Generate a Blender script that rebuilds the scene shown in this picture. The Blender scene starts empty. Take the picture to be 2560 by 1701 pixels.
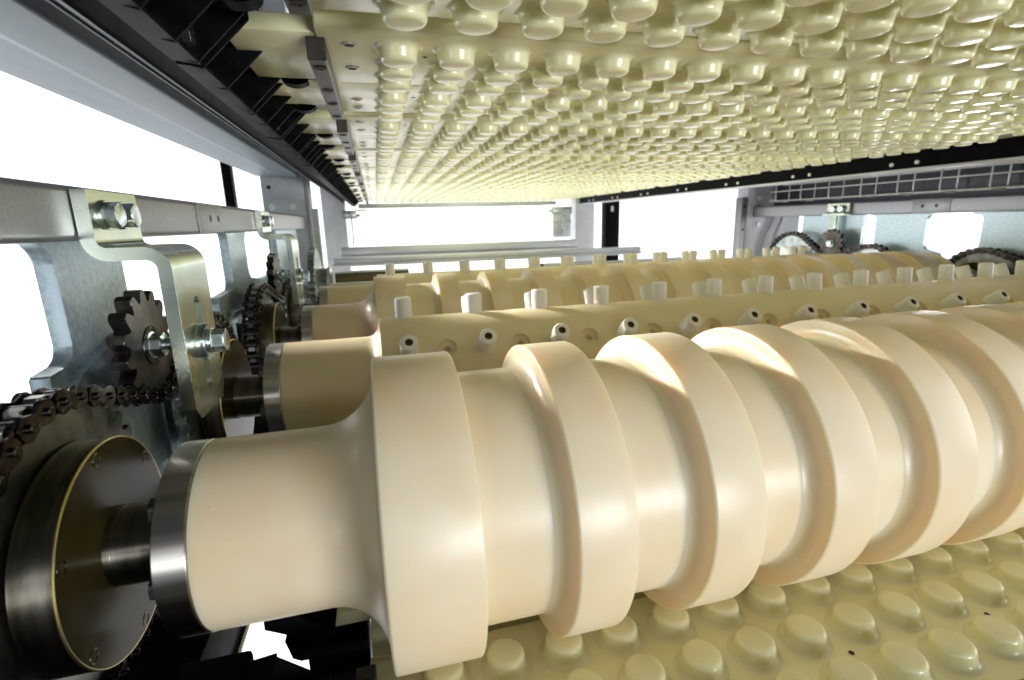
import bpy, bmesh, math, random
from mathutils import Vector, Matrix
random.seed(7)
sc = bpy.context.scene
C = sc.collection
PI = math.pi

# ------------------------------------------------------------------ camera
cam_d = bpy.data.cameras.new('camera')
cam = bpy.data.objects.new('camera', cam_d)
C.objects.link(cam)
AX = (0.9669447, -0.08083749, 0.2418331)      # world X, Y, Z seen in camera axes (right, down, forward)
AY = (-0.25376684, -0.21244197, 0.9436476)
AZ = (-0.0249066, -0.97382427, -0.22593351)
cam.matrix_world = Matrix(((AX[0], -AX[1], -AX[2], 0), (AY[0], -AY[1], -AY[2], 0), (AZ[0], -AZ[1], -AZ[2], 0), (0, 0, 0, 1)))
cam_d.sensor_width = 36.0
cam_d.lens = 36.0 * 1272.0 / 2560.0
cam_d.clip_start = 0.01
cam_d.clip_end = 100
cam_d.dof.use_dof = True
cam_d.dof.focus_distance = 0.42
cam_d.dof.aperture_fstop = 9.0
sc.camera = cam

# ------------------------------------------------------------------ world, lamps, exposure
w = bpy.data.worlds.new('World'); sc.world = w; w.use_nodes = True
w.node_tree.nodes['Background'].inputs[0].default_value = (0.80, 0.85, 0.95, 1)
w.node_tree.nodes['Background'].inputs[1].default_value = 0.05
sc.view_settings.view_transform = 'Standard'
sc.view_settings.look = 'None'
sc.view_settings.exposure = 0.0
sc.cycles.use_denoising = True
sc.cycles.max_bounces = 10
sc.cycles.diffuse_bounces = 5
sc.cycles.glossy_bounces = 5
sc.cycles.caustics_reflective = False

def area(name, loc, target, sx, sy, power, col, spread=180):
    d = bpy.data.lights.new(name, 'AREA'); d.shape = 'RECTANGLE'; d.size = sx; d.size_y = sy
    d.energy = power; d.color = col; d.spread = math.radians(spread)
    o = bpy.data.objects.new(name, d); C.objects.link(o); o.location = loc
    o.rotation_euler = (Vector(target) - Vector(loc)).to_track_quat('-Z', 'Y').to_euler()
    return o
area('front_softbox', (1.10, -1.60, -0.30), (0.12, 0.3, -0.17), 1.0, 0.38, 35, (0.95, 0.97, 1.0))
area('left_front_softbox', (-1.20, -1.05, -0.16), (-0.1, 0.27, -0.17), 0.5, 0.22, 3.2, (0.90, 0.96, 1.0))
area('upper_front_fill', (0.20, -1.60, 0.27), (0.1, 0.6, -0.12), 1.4, 0.25, 4.2, (0.96, 0.98, 1.0))  # added fill to brighten the second roller, not a known source
area('right_softbox', (2.3, 0.15, -0.02), (0.5, 0.6, -0.05), 0.9, 0.7, 9, (0.98, 1.0, 0.97))
area('back_fill', (3.2, 2.3, -0.30), (0.5, 1.9, 0.1), 1.4, 0.9, 34, (1.0, 1.0, 0.97))  # added fill to brighten the far overhead trays
area('left_back_fill', (-2.4, 2.7, -0.15), (0.4, 1.7, 0.05), 1.2, 0.8, 34, (0.92, 0.97, 1.0))  # added fill to lift the dark far-left posts and far belt
area('side_lamp', (-1.02, 1.75, 0.452), (-0.20, 0.97, 0.090), 0.66, 0.10, 1.9, (1.0, 0.97, 0.91), spread=13)

# ------------------------------------------------------------------ materials
def nodes(m):
    m.use_nodes = True
    return m.node_tree, m.node_tree.nodes['Principled BSDF']
def coordnode(nt, scale):
    tc = nt.nodes.new('ShaderNodeTexCoord'); mp = nt.nodes.new('ShaderNodeMapping')
    mp.inputs['Scale'].default_value = scale
    nt.links.new(tc.outputs['Object'], mp.inputs[0])
    return mp
def noise(nt, scale3, sc_, detail=4, rough=0.55):
    mp = coordnode(nt, scale3)
    n = nt.nodes.new('ShaderNodeTexNoise'); n.inputs['Scale'].default_value = sc_
    n.inputs['Detail'].default_value = detail; n.inputs['Roughness'].default_value = rough
    nt.links.new(mp.outputs[0], n.inputs['Vector'])
    return n.outputs['Fac']
def ramp(nt, fac, stops):
    r = nt.nodes.new('ShaderNodeValToRGB')
    r.color_ramp.elements[0].position = stops[0][0]; r.color_ramp.elements[0].color = (*stops[0][1], 1)
    r.color_ramp.elements[1].position = stops[1][0]; r.color_ramp.elements[1].color = (*stops[1][1], 1)
    for p, c in stops[2:]:
        e = r.color_ramp.elements.new(p); e.color = (*c, 1)
    nt.links.new(fac, r.inputs[0])
    return r.outputs[0]
def bump(nt, b, fac, strength, dist=0.001):
    n = nt.nodes.new('ShaderNodeBump'); n.inputs['Strength'].default_value = strength; n.inputs['Distance'].default_value = dist
    nt.links.new(fac, n.inputs['Height']); nt.links.new(n.outputs[0], b.inputs['Normal'])
def maprange(nt, fac, a, b_):
    n = nt.nodes.new('ShaderNodeMapRange'); n.inputs['To Min'].default_value = a; n.inputs['To Max'].default_value = b_
    nt.links.new(fac, n.inputs['Value']); return n.outputs[0]

def plastic(name, c0, c1, rough, sss=0.0, srad=(1, .6, .3), coat=0.0, sscale=0.006, streak=False, specks=False, var=1.0):
    m = bpy.data.materials.new(name); nt, b = nodes(m)
    f = noise(nt, (1, 1, 1), 13, 5)
    col = ramp(nt, f, [(0.3, c0), (0.7, c1)])
    if specks:   # sparse fine dirt specks and faint smudges
        sp = ramp(nt, noise(nt, (1, 1, 1), 620, 1), [(0.765, (1, 1, 1)), (0.83, (.72, .64, .55))])
        sm = ramp(nt, noise(nt, (1, 1, 1), 26, 6, .7), [(0.55, (1, 1, 1)), (0.85, (.94, .92, .89))])
        for q in (sp, sm):
            mx = nt.nodes.new('ShaderNodeMix'); mx.data_type = 'RGBA'; mx.blend_type = 'MULTIPLY'; mx.inputs['Factor'].default_value = 1
            nt.links.new(col, mx.inputs['A']); nt.links.new(q, mx.inputs['B']); col = mx.outputs['Result']
    nt.links.new(col, b.inputs['Base Color'])
    f2 = noise(nt, (300, 14, 14) if streak else (60, 60, 60), 1.0 if streak else 4, 3)
    nt.links.new(maprange(nt, f2, rough - .07 * var, rough + .1 * var), b.inputs['Roughness'])
    bump(nt, b, f2, 0.05 if streak else 0.04 * var, 0.0006)
    b.inputs['Subsurface Weight'].default_value = sss
    b.inputs['Subsurface Radius'].default_value = srad
    b.inputs['Subsurface Scale'].default_value = sscale
    b.inputs['Coat Weight'].default_value = coat
    b.inputs['Coat Roughness'].default_value = 0.12
    return m
def metal(name, c0, c1, rough, nscale=(1, 1, 1), ns=40, metallic=1.0, rvar=0.08, bmp=0.02, detail=5, lo=.35, hi=.65):
    m = bpy.data.materials.new(name); nt, b = nodes(m)
    f = noise(nt, nscale, ns, detail)
    nt.links.new(ramp(nt, f, [(lo, c0), (hi, c1)]), b.inputs['Base Color'])
    nt.links.new(maprange(nt, f, rough - rvar, rough + rvar), b.inputs['Roughness'])
    b.inputs['Metallic'].default_value = metallic
    if bmp: bump(nt, b, f, bmp, 0.0008)
    return m
M = {}
M['cream'] = plastic('cast_nylon_cream', (.83, .66, .42), (.89, .81, .63), .33, .5, (1, .55, .25), streak=True, sscale=.014, specks=True)
M['bar'] = plastic('nylon_bar_cream', (.84, .72, .48), (.88, .77, .54), .36, .4, (1, .6, .25), sscale=.006)
M['tray'] = plastic('tray_polyurethane', (.835, .82, .515), (.85, .835, .545), .26, .3, (1, .95, .4), coat=.25, sscale=.006, var=.15)
M['pin'] = plastic('pin_white_nylon', (.92, .91, .87), (.94, .93, .90), .3, .2, (1, .8, .6), sscale=.006)
M['plug'] = plastic('plug_cream', (.76, .59, .38), (.80, .63, .42), .42)
M['zinc'] = metal('zinc_plated', (.52, .62, .63), (.74, .80, .78), .27, (1, 1, 1), 26, rvar=.1)
M['zincy'] = metal('zinc_passivated', (.50, .58, .50), (.72, .76, .64), .26, (1, 1, 1), 14, rvar=.08)
M['galv'] = metal('galvanised_plate', (.40, .53, .60), (.72, .83, .88), .40, (1, 1, 1), 190, metallic=.5, rvar=.14, bmp=.04, lo=.3, hi=.7)
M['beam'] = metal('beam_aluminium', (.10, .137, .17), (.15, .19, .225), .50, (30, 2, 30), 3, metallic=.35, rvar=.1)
M['bar_grey'] = metal('bar_grey_coated', (.26, .265, .28), (.34, .345, .36), .42, (1, 1, 1), 500, metallic=.75, rvar=.12, bmp=.08)
M['post'] = metal('post_sheet_steel', (.52, .54, .57), (.60, .62, .65), .45, (1, 1, 1), 20, metallic=.2, rvar=.1)
M['boltw'] = metal('bright_bolt', (.70, .74, .72), (.80, .83, .80), .35, (1, 1, 1), 60, metallic=.15)
M['alu'] = metal('aluminium_profile', (.55, .57, .57), (.68, .70, .70), .38, (2, 30, 30), 4, metallic=.85)
def aniso(m, v):
    nt, b = m.node_tree, m.node_tree.nodes['Principled BSDF']
    b.inputs['Anisotropic'].default_value = v; b.inputs['Anisotropic Rotation'].default_value = .25
    t = nt.nodes.new('ShaderNodeTangent'); t.direction_type = 'RADIAL'; t.axis = 'X'
    nt.links.new(t.outputs[0], b.inputs['Tangent'])
M['steel'] = metal('turned_steel', (.42, .40, .36), (.66, .64, .60), .36, (1, 90, 90), 1.2, rvar=.1, bmp=.03)
M['brass'] = metal('oiled_bronze_steel', (.09, .07, .03), (.15, .12, .06), .42, (2, 40, 40), 2, rvar=.1, bmp=.02)
M['brassf'] = metal('oiled_flange_face', (.014, .011, .004), (.045, .034, .010), .16, (1, 1, 1), 14, metallic=0, rvar=.05)
M['brassf'].node_tree.nodes['Principled BSDF'].inputs['Specular IOR Level'].default_value = .05
M['brassr'] = metal('bronze_rim', (.62, .52, .20), (.72, .62, .28), .3, (1, 1, 1), 40)
M['drum'] = metal('oiled_drum_steel', (.11, .10, .075), (.26, .245, .205), .36, (60, 8, 8), 2, rvar=.1, bmp=.02)
for k_ in ('steel', 'drum', 'brass'): aniso(M[k_], .95)
M['sprock'] = metal('sprocket_dark_steel', (.055, .048, .043), (.14, .125, .115), .40, (1, 1, 1), 60, rvar=.15, bmp=.1)
M['sprockl'] = metal('sprocket_bright_steel', (.38, .42, .41), (.60, .64, .62), .3, (1, 1, 1), 60, rvar=.12)
M['sprockm'] = metal('sprocket_oiled_steel', (.17, .18, .16), (.30, .32, .29), .3, (1, 1, 1), 60, rvar=.12)
M['chain'] = metal('chain_oiled_steel', (.035, .03, .026), (.11, .096, .085), .26, (1, 1, 1), 90, rvar=.14, bmp=.06)
M['black'] = metal('black_moulded', (.0025, .0025, .003), (.005, .005, .006), .42, (1, 1, 1), 30, metallic=0, rvar=.1)
M['blackp'] = metal('black_painted_steel', (.003, .003, .0035), (.007, .007, .008), .5, (1, 1, 1), 60, metallic=0, rvar=.1)
for k_ in ('black', 'blackp'): M[k_].node_tree.nodes['Principled BSDF'].inputs['Specular IOR Level'].default_value = .03
M['darkbar'] = metal('dark_clip_bar', (.05, .045, .04), (.09, .08, .072), .36, (1, 1, 1), 60, metallic=.6, rvar=.1)
M['screw'] = metal('screw_steel', (.35, .33, .27), (.55, .52, .44), .3, (1, 1, 1), 80)
M['screwd'] = metal('screw_recess', (.03, .028, .025), (.06, .05, .045), .5, (1, 1, 1), 80)  # near-black steel, also stands in for the shade inside holes
M['belt'] = plastic('belt_grey', (.22, .24, .25), (.28, .30, .31), .45)
M['cable'] = plastic('cable_grey', (.30, .31, .33), (.34, .35, .37), .5)
M['wire'] = metal('basket_wire', (.45, .45, .41), (.58, .58, .53), .32, (1, 1, 1), 60, metallic=.5)
mb = bpy.data.materials.new('glowing_backdrop'); nt, b = nodes(mb)
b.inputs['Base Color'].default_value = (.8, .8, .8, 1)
b.inputs['Emission Color'].default_value = (1, 1, 1, 1); b.inputs['Emission Strength'].default_value = 1.0  # emission added so wall and floor show as flat white
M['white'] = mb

# ------------------------------------------------------------------ helpers
def mesh_of(name, bm, mat, smooth=True, ang=32):
    bmesh.ops.recalc_face_normals(bm, faces=bm.faces[:])
    if smooth:
        for f in bm.faces: f.smooth = True
        lim = math.radians(ang)
        for e in bm.edges:
            if len(e.link_faces) == 2:
                e.smooth = e.calc_face_angle(0) < lim
    me = bpy.data.meshes.new(name); bm.to_mesh(me); bm.free()
    me.materials.append(M[mat] if isinstance(mat, str) else mat)
    return me
def put(name, me, parent=None, loc=(0, 0, 0), rot=(0, 0, 0)):
    o = bpy.data.objects.new(name, me); C.objects.link(o)
    o.parent = parent; o.location = loc; o.rotation_euler = rot
    return o
def obj(name, bm, mat, parent=None, loc=(0, 0, 0), rot=(0, 0, 0), smooth=True, ang=32):
    return put(name, mesh_of(name, bm, mat, smooth, ang), parent, loc, rot)
def thing(name, label, cat, loc=(0, 0, 0), group=None):
    o = bpy.data.objects.new(name, None); C.objects.link(o)
    o.empty_display_size = .02; o.location = loc
    o['label'] = label; o['category'] = cat
    if group: o['group'] = group
    return o
def box(bm, x0, x1, y0, y1, z0, z1, bev=0.0, seg=2):
    vs = [bm.verts.new(p) for p in ((x0, y0, z0), (x1, y0, z0), (x1, y1, z0), (x0, y1, z0), (x0, y0, z1), (x1, y0, z1), (x1, y1, z1), (x0, y1, z1))]
    fs = [bm.faces.new([vs[i] for i in q]) for q in ((0, 3, 2, 1), (4, 5, 6, 7), (0, 1, 5, 4), (1, 2, 6, 5), (2, 3, 7, 6), (3, 0, 4, 7))]
    if bev:
        es = list({e for f in fs for e in f.edges})
        bmesh.ops.bevel(bm, geom=es, offset=bev, segments=seg, profile=.5, affect='EDGES')
def boxbm(*a, **k):
    bm = bmesh.new(); box(bm, *a, **k); return bm
def lathe(bm, prof, segs=64, axis='X', c=(0, 0, 0), cap=True):
    rings = []
    for a, r in prof:
        ring = []
        for i in range(segs):
            t = 2 * PI * i / segs; u, v = r * math.cos(t), r * math.sin(t)
            p = {'X': (a, u, v), 'Y': (u, a, v), 'Z': (u, v, a)}[axis]
            ring.append(bm.verts.new((p[0] + c[0], p[1] + c[1], p[2] + c[2])))
        rings.append(ring)
    for A, B in zip(rings, rings[1:]):
        for i in range(segs):
            j = (i + 1) % segs
            bm.faces.new((A[i], A[j], B[j], B[i]))
    if cap:
        bm.faces.new(rings[0]); bm.faces.new(rings[-1])
def lathebm(*a, **k):
    bm = bmesh.new(); lathe(bm, *a, **k); return bm
def cylp(a, b, r, bev=.0008):
    return [(a, r - bev), (a + bev, r), (b - bev, r), (b, r - bev)]
def prism(bm, poly, axis, a, b, bev=0.0):
    # poly in the other two axes (cyclic order X:(y,z) Y:(x,z) Z:(x,y))
    def P(u, v, t): return {'X': (t, u, v), 'Y': (u, t, v), 'Z': (u, v, t)}[axis]
    A = [bm.verts.new(P(u, v, a)) for u, v in poly]; B = [bm.verts.new(P(u, v, b)) for u, v in poly]
    n = len(poly); caps = [bm.faces.new(A), bm.faces.new(B[::-1])]
    for i in range(n):
        j = (i + 1) % n; bm.faces.new((A[i], B[i], B[j], A[j]))
    if bev:
        es = list({e for f in caps for e in f.edges})
        bmesh.ops.bevel(bm, geom=es, offset=bev, segments=1, affect='EDGES')
def prismbm(*a, **k):
    bm = bmesh.new(); prism(bm, *a, **k); return bm
def rounded(poly, r, n=5):
    # poly: list of (u, v) or (u, v, radius)
    out = []; N = len(poly)
    for i in range(N):
        p = poly[i]; rr = p[2] if len(p) > 2 else r
        P = Vector(p[:2]); A = Vector(poly[i - 1][:2]); B = Vector(poly[(i + 1) % N][:2])
        if rr <= 0: out.append(tuple(P)); continue
        da = (A - P); db = (B - P); la, lb = da.length, db.length; da.normalize(); db.normalize()
        ang = math.acos(max(-1, min(1, da.dot(db))))
        if ang > PI - .05: out.append(tuple(P)); continue
        t = min(rr / math.tan(ang / 2), la * .49, lb * .49); rr = t * math.tan(ang / 2)
        bis = (da + db).normalized(); cc = P + bis * (rr / math.sin(ang / 2))
        s = P + da * t - cc; e = P + db * t - cc
        a0 = math.atan2(s.y, s.x); a1 = math.atan2(e.y, e.x); d = (a1 - a0 + PI) % (2 * PI) - PI
        for k in range(n + 1):
            a = a0 + d * k / n; out.append((cc.x + rr * math.cos(a), cc.y + rr * math.sin(a)))
    return out
def hexprof(bm, x0, x1, af, axis='X', c=(0, 0, 0), rot=0.0, cham=.12):
    # hexagon bolt head / nut with turned chamfer: lathe-like rings of 36
    R = af / math.sqrt(3); segs = 36
    def hr(t):
        t = (t - rot) % (PI / 3) - PI / 6
        return (af / 2) / math.cos(t)
    rings = []
    h = x1 - x0
    for a, lim in ((x0, 9), (x1 - h * cham * 1.6, 9), (x1 - h * .03, R * .97), (x1, R * .86)):
        ring = []
        for i in range(segs):
            t = 2 * PI * i / segs; r = min(hr(t), lim)
            u, v = r * math.cos(t), r * math.sin(t)
            p = {'X': (a, u, v), 'Y': (u, a, v), 'Z': (u, v, a)}[axis]
            ring.append(bm.verts.new((p[0] + c[0], p[1] + c[1], p[2] + c[2])))
        rings.append(ring)
    for A, B in zip(rings, rings[1:]):
        for i in range(segs):
            j = (i + 1) % segs; bm.faces.new((A[i], A[j], B[j], B[i]))
    bm.faces.new(rings[0]); bm.faces.new(rings[-1])
def hexbm(*a, **k):
    bm = bmesh.new(); hexprof(bm, *a, **k); return bm
def tube(bm, pts, r, n=8):
    pts = [Vector(p) for p in pts]; rings = []; up = Vector((0.13, .31, 1)).normalized()
    for i, p in enumerate(pts):
        d = (pts[min(i + 1, len(pts) - 1)] - pts[max(i - 1, 0)]).normalized()
        u = up.cross(d)
        if u.length < .05: u = Vector((1, 0, 0)).cross(d)
        u.normalize(); v = d.cross(u)
        rings.append([bm.verts.new(p + u * r * math.cos(2 * PI * k / n) + v * r * math.sin(2 * PI * k / n)) for k in range(n)])
    for A, B in zip(rings, rings[1:]):
        for k in range(n):
            bm.faces.new((A[k], A[(k + 1) % n], B[(k + 1) % n], B[k]))
    bm.faces.new(rings[0]); bm.faces.new(rings[-1])
def sprocket_poly(n, rp, rr, add):
    # tooth outline: seating arcs of radius rr on the pitch circle, rounded tips add above it
    pts = []; k_ = 12
    for i in range(n * k_):
        a = 2 * PI * i / (n * k_); t = .5 - .5 * math.cos(n * a)
        r = rp - rr + (rr + add) * min(1.0, t ** .95 * 1.32)
        pts.append((r * math.cos(a), r * math.sin(a)))
    return pts

# ------------------------------------------------------------------ added white surround, self-lit so the openings render pure white
bd = bmesh.new()
path = rounded([(-3.2, 1.5, 0), (-3.2, 5.2, 1.2), (4.8, 5.2, 1.2), (4.8, 1.5, 0)], .5, 8)
lo, hi = -1.25, 2.2
A = [bd.verts.new((x, y, lo)) for x, y in path]; B = [bd.verts.new((x, y, hi)) for x, y in path]
for i in range(len(path) - 1): bd.faces.new((A[i], A[i + 1], B[i + 1], B[i]))
o = obj('glow_wall', bd, 'white'); o['kind'] = 'structure'
fl = bmesh.new(); fl.faces.new([fl.verts.new(p) for p in ((-3.2, 1.0, lo), (4.8, 1.0, lo), (4.8, 5.2, lo), (-3.2, 5.2, lo))])
o = obj('glow_floor', fl, 'white'); o['kind'] = 'structure'  # added glowing sheet that keeps the low gap white

# ------------------------------------------------------------------ rollers
RZ = -0.1843
RY = [0.3241, 0.6045, 0.8925, 1.176]
RD, RC, RH = 0.100, 0.0843, 0.0569
XE = 1.195                                     # mirror: x' = XE - x
def fillet(cx, cr, r, a0, a1, n=6):
    return [(cx + r * math.cos(a0 + (a1 - a0) * k / n), cr + r * math.sin(a0 + (a1 - a0) * k / n)) for k in range(n + 1)]

SPR = {}
def spr_mesh(n, rp, w_, mat, key, add=.0052, rr=.0052):
    if key not in SPR:
        bm = bmesh.new(); prism(bm, sprocket_poly(n, rp, rr, add), 'X', -w_ / 2, w_ / 2, bev=.0009)
        SPR[key] = mesh_of('sprocket_plate', bm, mat, ang=28)
    return SPR[key]

ME = {}
def cached(key, fn):
    if key not in ME: ME[key] = fn()
    return ME[key]

def end_fittings(t, side, bright=True):
    # collar, stub shaft, flange and sprocket on one end; side -1 left, +1 right (mirrored in x)
    def X(x): return x if side < 0 else XE - x
    def lat(name, prof, mat, segs=96, parent=t, cap=True):
        key = (name, side, mat)
        return put(name, cached(key, lambda: mesh_of(name, lathebm([(X(a), r) for a, r in prof], segs, cap=cap), mat)), parent)
    lat('collar', cylp(-.1262, -.1100, .0572, .0006), 'steel', 128)
    lat('shaft', [(-.1640, .0235), (-.1597, .0235), (-.1594, .0232), (-.1590, .0235), (-.1262, .0235)], 'drum')
    lat('flange', [(-.1830, .0650), (-.1646, .0650)], 'drum', 128)
    rim = lat('flange_rim', [(-.1646, .0650), (-.1646, .0656), (-.1640, .0656), (-.1634, .0650), (-.1634, .0646)], 'brassr', 128, cap=False)
    face = lat('flange_face', [(-.1634, .0646), (-.1634, .0232)], 'brassf', 96, cap=False)
    for k in range(6):
        a = math.radians(97 + 60 * k); y, z = .0595 * math.cos(a), .0595 * math.sin(a)
        bm = bmesh.new(); lathe(bm, [(X(-.1634), .0042), (X(-.1631), .0040), (X(-.1631), .0033), (X(-.1633), .0030)], 20, c=(0, y, z), cap=False)
        h_ = obj('threaded_hole', bm, 'brass', face)
    for k in range(6):
        a = math.radians(128 + 60 * k); y, z = .0405 * math.cos(a), .0405 * math.sin(a)
        bm = bmesh.new(); hexprof(bm, X(-.1262), X(-.1335), .013, 'X', (0, y, z), rot=.4)
        obj('collar_bolt', bm, 'screw' if not bright else 'sprock', t)
    sp = put('sprocket', spr_mesh(35, .0915, .0085, *(('sprockl', 's35l') if 'pinned' in t.name else ('sprockm', 's35'))), t, (X(-.1895), 0, 0), (random.random() * .1, 0, 0))
    return sp

def body_profile():
    h = [(-.1098, RH - .0006), (-.1092, RH), (-.044, RH)]
    # concave fillet rising from the hub up to the first disc
    for k in range(1, 9):
        a = k / 8 * PI / 2
        h.append((-.044 + .034 * math.sin(a), RH + .0365 * (1 - math.cos(a))))
    h += [(-.0098, .0925), (-.0098, RC)]
    r = [(XE - x, y) for x, y in h[::-1]]
    return h + r

def disc_profile(x0, x1, groove=True):
    p = []
    if groove:
        p += [(x0 - .0095, RC - .001)] + [(x0 - .0095 + .0095 * math.sin(k / 6 * PI / 2), RC + .0090 * (1 - math.cos(k / 6 * PI / 2))) for k in range(7)]
    else:
        p += [(x0, RC - .001)]
    p += [(x0, RD - .0015), (x0 + .0003, RD - .0007), (x0 + .0013, RD)]
    p += [(x1 - .0009, RD), (x1 - .0002, RD - .0003), (x1, RD - .0010), (x1, RC - .001)]
    return p

DX = [(-.0098, .0412, False)] + [(.110 + .0845 * k - .0176, .110 + .0845 * k + .0176, True) for k in range(12)] + [(1.1045, 1.1600, True)]
def cam_roller(y, label, plugs):
    t = thing('cam_roller', label, 'roller', (0, y, RZ), 'cream cam rollers above the lower mould trays')
    put('roller_body', cached('cambody', lambda: mesh_of('roller_body', lathebm(body_profile(), 160), 'cream', ang=40)), t)
    for i, (a, b_, g) in enumerate(DX):
        kind = ('disc', round(b_ - a, 3))
        me = cached(kind, lambda: mesh_of('disc', lathebm(disc_profile(0, b_ - a, g), 160), 'cream', ang=26))
        d = put('disc', me, t, (a, 0, 0))
        for ang in plugs:
            def mk():
                bm = bmesh.new(); n = 28; c = None; rings = []
                for rr in (.0002, .004, .0078, .0086):
                    ring = []
                    for k in range(n):
                        u, v = rr * math.cos(2 * PI * k / n), rr * math.sin(2 * PI * k / n)
                        R_ = RD + (.00035 if rr < .008 else -.0003)
                        th_ = v / RD
                        ring.append(bm.verts.new((u, R_ * math.sin(th_), R_ * math.cos(th_))))
                    rings.append(ring)
                for A_, B_ in zip(rings, rings[1:]):
                    for k in range(n): bm.faces.new((A_[k], A_[(k + 1) % n], B_[(k + 1) % n], B_[k]))
                bm.faces.new(rings[0])
                return mesh_of('plug', bm, 'cream')
            put('plug', cached('plug', mk), d, ((b_ - a) / 2, 0, 0), (ang, 0, 0))
    for s in (-1, 1): end_fittings(t, s)
    return t

PB = 0.0777
def pin_mesh():
    bm = bmesh.new(); r = .0099; L = .0234
    p = [(-.004, r), (L - .0026, r * .985), (L - .0010, r * .95), (L - .0002, r * .84), (L, r * .72), (L, .0044), (L - .0030, .0042)]
    lathe(bm, p, 28, 'Z'); return mesh_of('pin', bm, 'pin', ang=45)
def pin_screw_mesh():
    bm = bmesh.new(); L = .0234
    lathe(bm, [(L - .0030, .0042), (L - .0006, .0042), (L - .0004, .0038), (L - .0004, .0026), (L - .0022, .0022), (L - .0022, .0002)], 18, 'Z')
    return mesh_of('socket_screw', bm, 'brass')
def bar_body():
    me = cached('barblank', lambda: mesh_of('roller_body', lathebm(
        [(-.1098, RH - .0006), (-.1092, RH), (-.020, RH)] +
        [(-.020 + .014 * math.sin(k / 6 * PI / 2), RH + .014 * (1 - math.cos(k / 6 * PI / 2))) for k in range(1, 7)] +
        [(-.0055, PB - .0012), (-.0043, PB), (1.199, PB), (1.2003, PB - .0012), (1.2003, RH), (1.3042, RH), (1.3048, RH - .0006)], 128), 'bar', ang=40))
    return me
def drilled_body():
    # the bar body with its empty pin holes cut in; the cutter is removed again
    o = bpy.data.objects.new('blank', bar_body().copy()); C.objects.link(o)
    bm = bmesh.new()
    for ang in (138,):
        for k in range(14):
            x = .0243 + .0424 + .0847 * k; a = math.radians(ang)
            d = Vector((0, math.cos(a), math.sin(a)))
            m_ = Matrix.Translation((x, 0, 0)) @ d.to_track_quat('Z', 'Y').to_matrix().to_4x4()
            n0 = len(bm.verts); tmp = bmesh.new()
            lathe(tmp, [(.066, .0034), (.0712, .0036), (.0713, .0098), (.0900, .0108)], 24, 'Z')
            tmp.transform(m_); mm = bpy.data.meshes.new('t'); tmp.to_mesh(mm); tmp.free(); bm.from_mesh(mm); bpy.data.meshes.remove(mm)
    bmesh.ops.recalc_face_normals(bm, faces=bm.faces[:])
    cm = bpy.data.meshes.new('cut'); bm.to_mesh(cm); bm.free()
    co = bpy.data.objects.new('cut', cm); C.objects.link(co)
    md = o.modifiers.new('b', 'BOOLEAN'); md.operation = 'DIFFERENCE'; md.object = co; md.solver = 'EXACT'
    dg = bpy.context.evaluated_depsgraph_get()
    me = bpy.data.meshes.new_from_object(o.evaluated_get(dg))
    bpy.data.objects.remove(o); bpy.data.objects.remove(co)
    me.name = 'roller_body'
    return me
def pinned_roller(y, label, angs):
    t = thing('pinned_roller', label, 'roller', (0, y, RZ), 'cream pinned rollers between the cam rollers')
    put('roller_body', cached('drilled', drilled_body), t)
    pm = cached('pin', pin_mesh); sm = cached('pinscrew', pin_screw_mesh)
    for ang in angs:
        for k in range(14):
            x = .0243 + .0847 * k; a = math.radians(ang)
            d = Vector((0, math.cos(a), math.sin(a)))
            p = put('pin', pm, t, (x, PB * d.y, PB * d.z), d.to_track_quat('Z', 'Y').to_euler())
            if ang > 87: put('socket_screw', sm, p)
    for s in (-1, 1): end_fittings(t, s)
    return t
cam_roller(RY[0], 'nearest cream roller with broad cam discs, filling the foreground', (math.radians(-62),))
pinned_roller(RY[1], 'cream pinned roller directly behind the large foreground disc roller', (140, 86, 65, 185))
cam_roller(RY[2], 'smaller looking disc roller between the two rollers with white pins', (math.radians(-14), math.radians(-62)))
pinned_roller(RY[3], 'farthest cream roller with white pins, in front of the grey rails', (148, 96, 74, 185))

# ------------------------------------------------------------------ drive shaft beyond the rollers
t = thing('drive_shaft', 'far toothed drive wheel on a shaft behind the last pinned roller', 'sprocket', (0, 1.46, -.168))
for s in (-1, 1):
    def X(x): return x if s < 0 else XE - x
    sp = put('sprocket', spr_mesh(42, .109, .016, 'sprockl', 's42', add=.006, rr=.0054) if s < 0 else spr_mesh(39, .103, .0085, 'sprockl', 's39'), t, (X(-.165) if s < 0 else XE + .180, 0, 0))
    obj('hub_drum', lathebm([(X(-.157 if s < 0 else -.175), .060), (X(-.134), .060)], 96), 'sprockl', t)
    obj('hub_cap', lathebm([(X(-.134), .062), (X(-.126), .064), (X(-.126), .02)], 96), 'zincy', t)
obj('shaft', lathebm([(-.22, .018), (XE + .22, .018)], 32), 'steel', t)

# ------------------------------------------------------------------ flanged bearings on the left plates
for y_, lab_ in zip(RY, ('zinc flanged bearing hidden behind the big near drive wheel', 'zinc flanged bearing behind the second toothed wheel from the front', 'zinc flanged bearing behind the chain on the third roller', 'zinc flanged bearing at the far pinned roller, below the far bracket')):
    t = thing('flange_bearing', lab_, 'bearing', (-.2238, y_, RZ), 'zinc bearings on the left side plates')
    bm = bmesh.new(); prism(bm, rounded([(-.062, -.062), (.062, -.062), (.062, .062), (-.062, .062)], .014, 5), 'X', 0, .0095, bev=.001); obj('bearing_flange', bm, 'zinc', t)
    obj('bearing_hub', lathebm([(.0095, .046), (.0150, .043), (.0210, .041), (.0220, .039), (.0220, .026)], 48), 'zinc', t)
    for a_, b__ in ((-.048, -.048), (-.048, .048), (.048, .048), (.048, -.048)): obj('hex_bolt', hexbm(.0095, .0175, .0165, 'X', (0, a_, b__), rot=.3), 'zinc', t)

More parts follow.
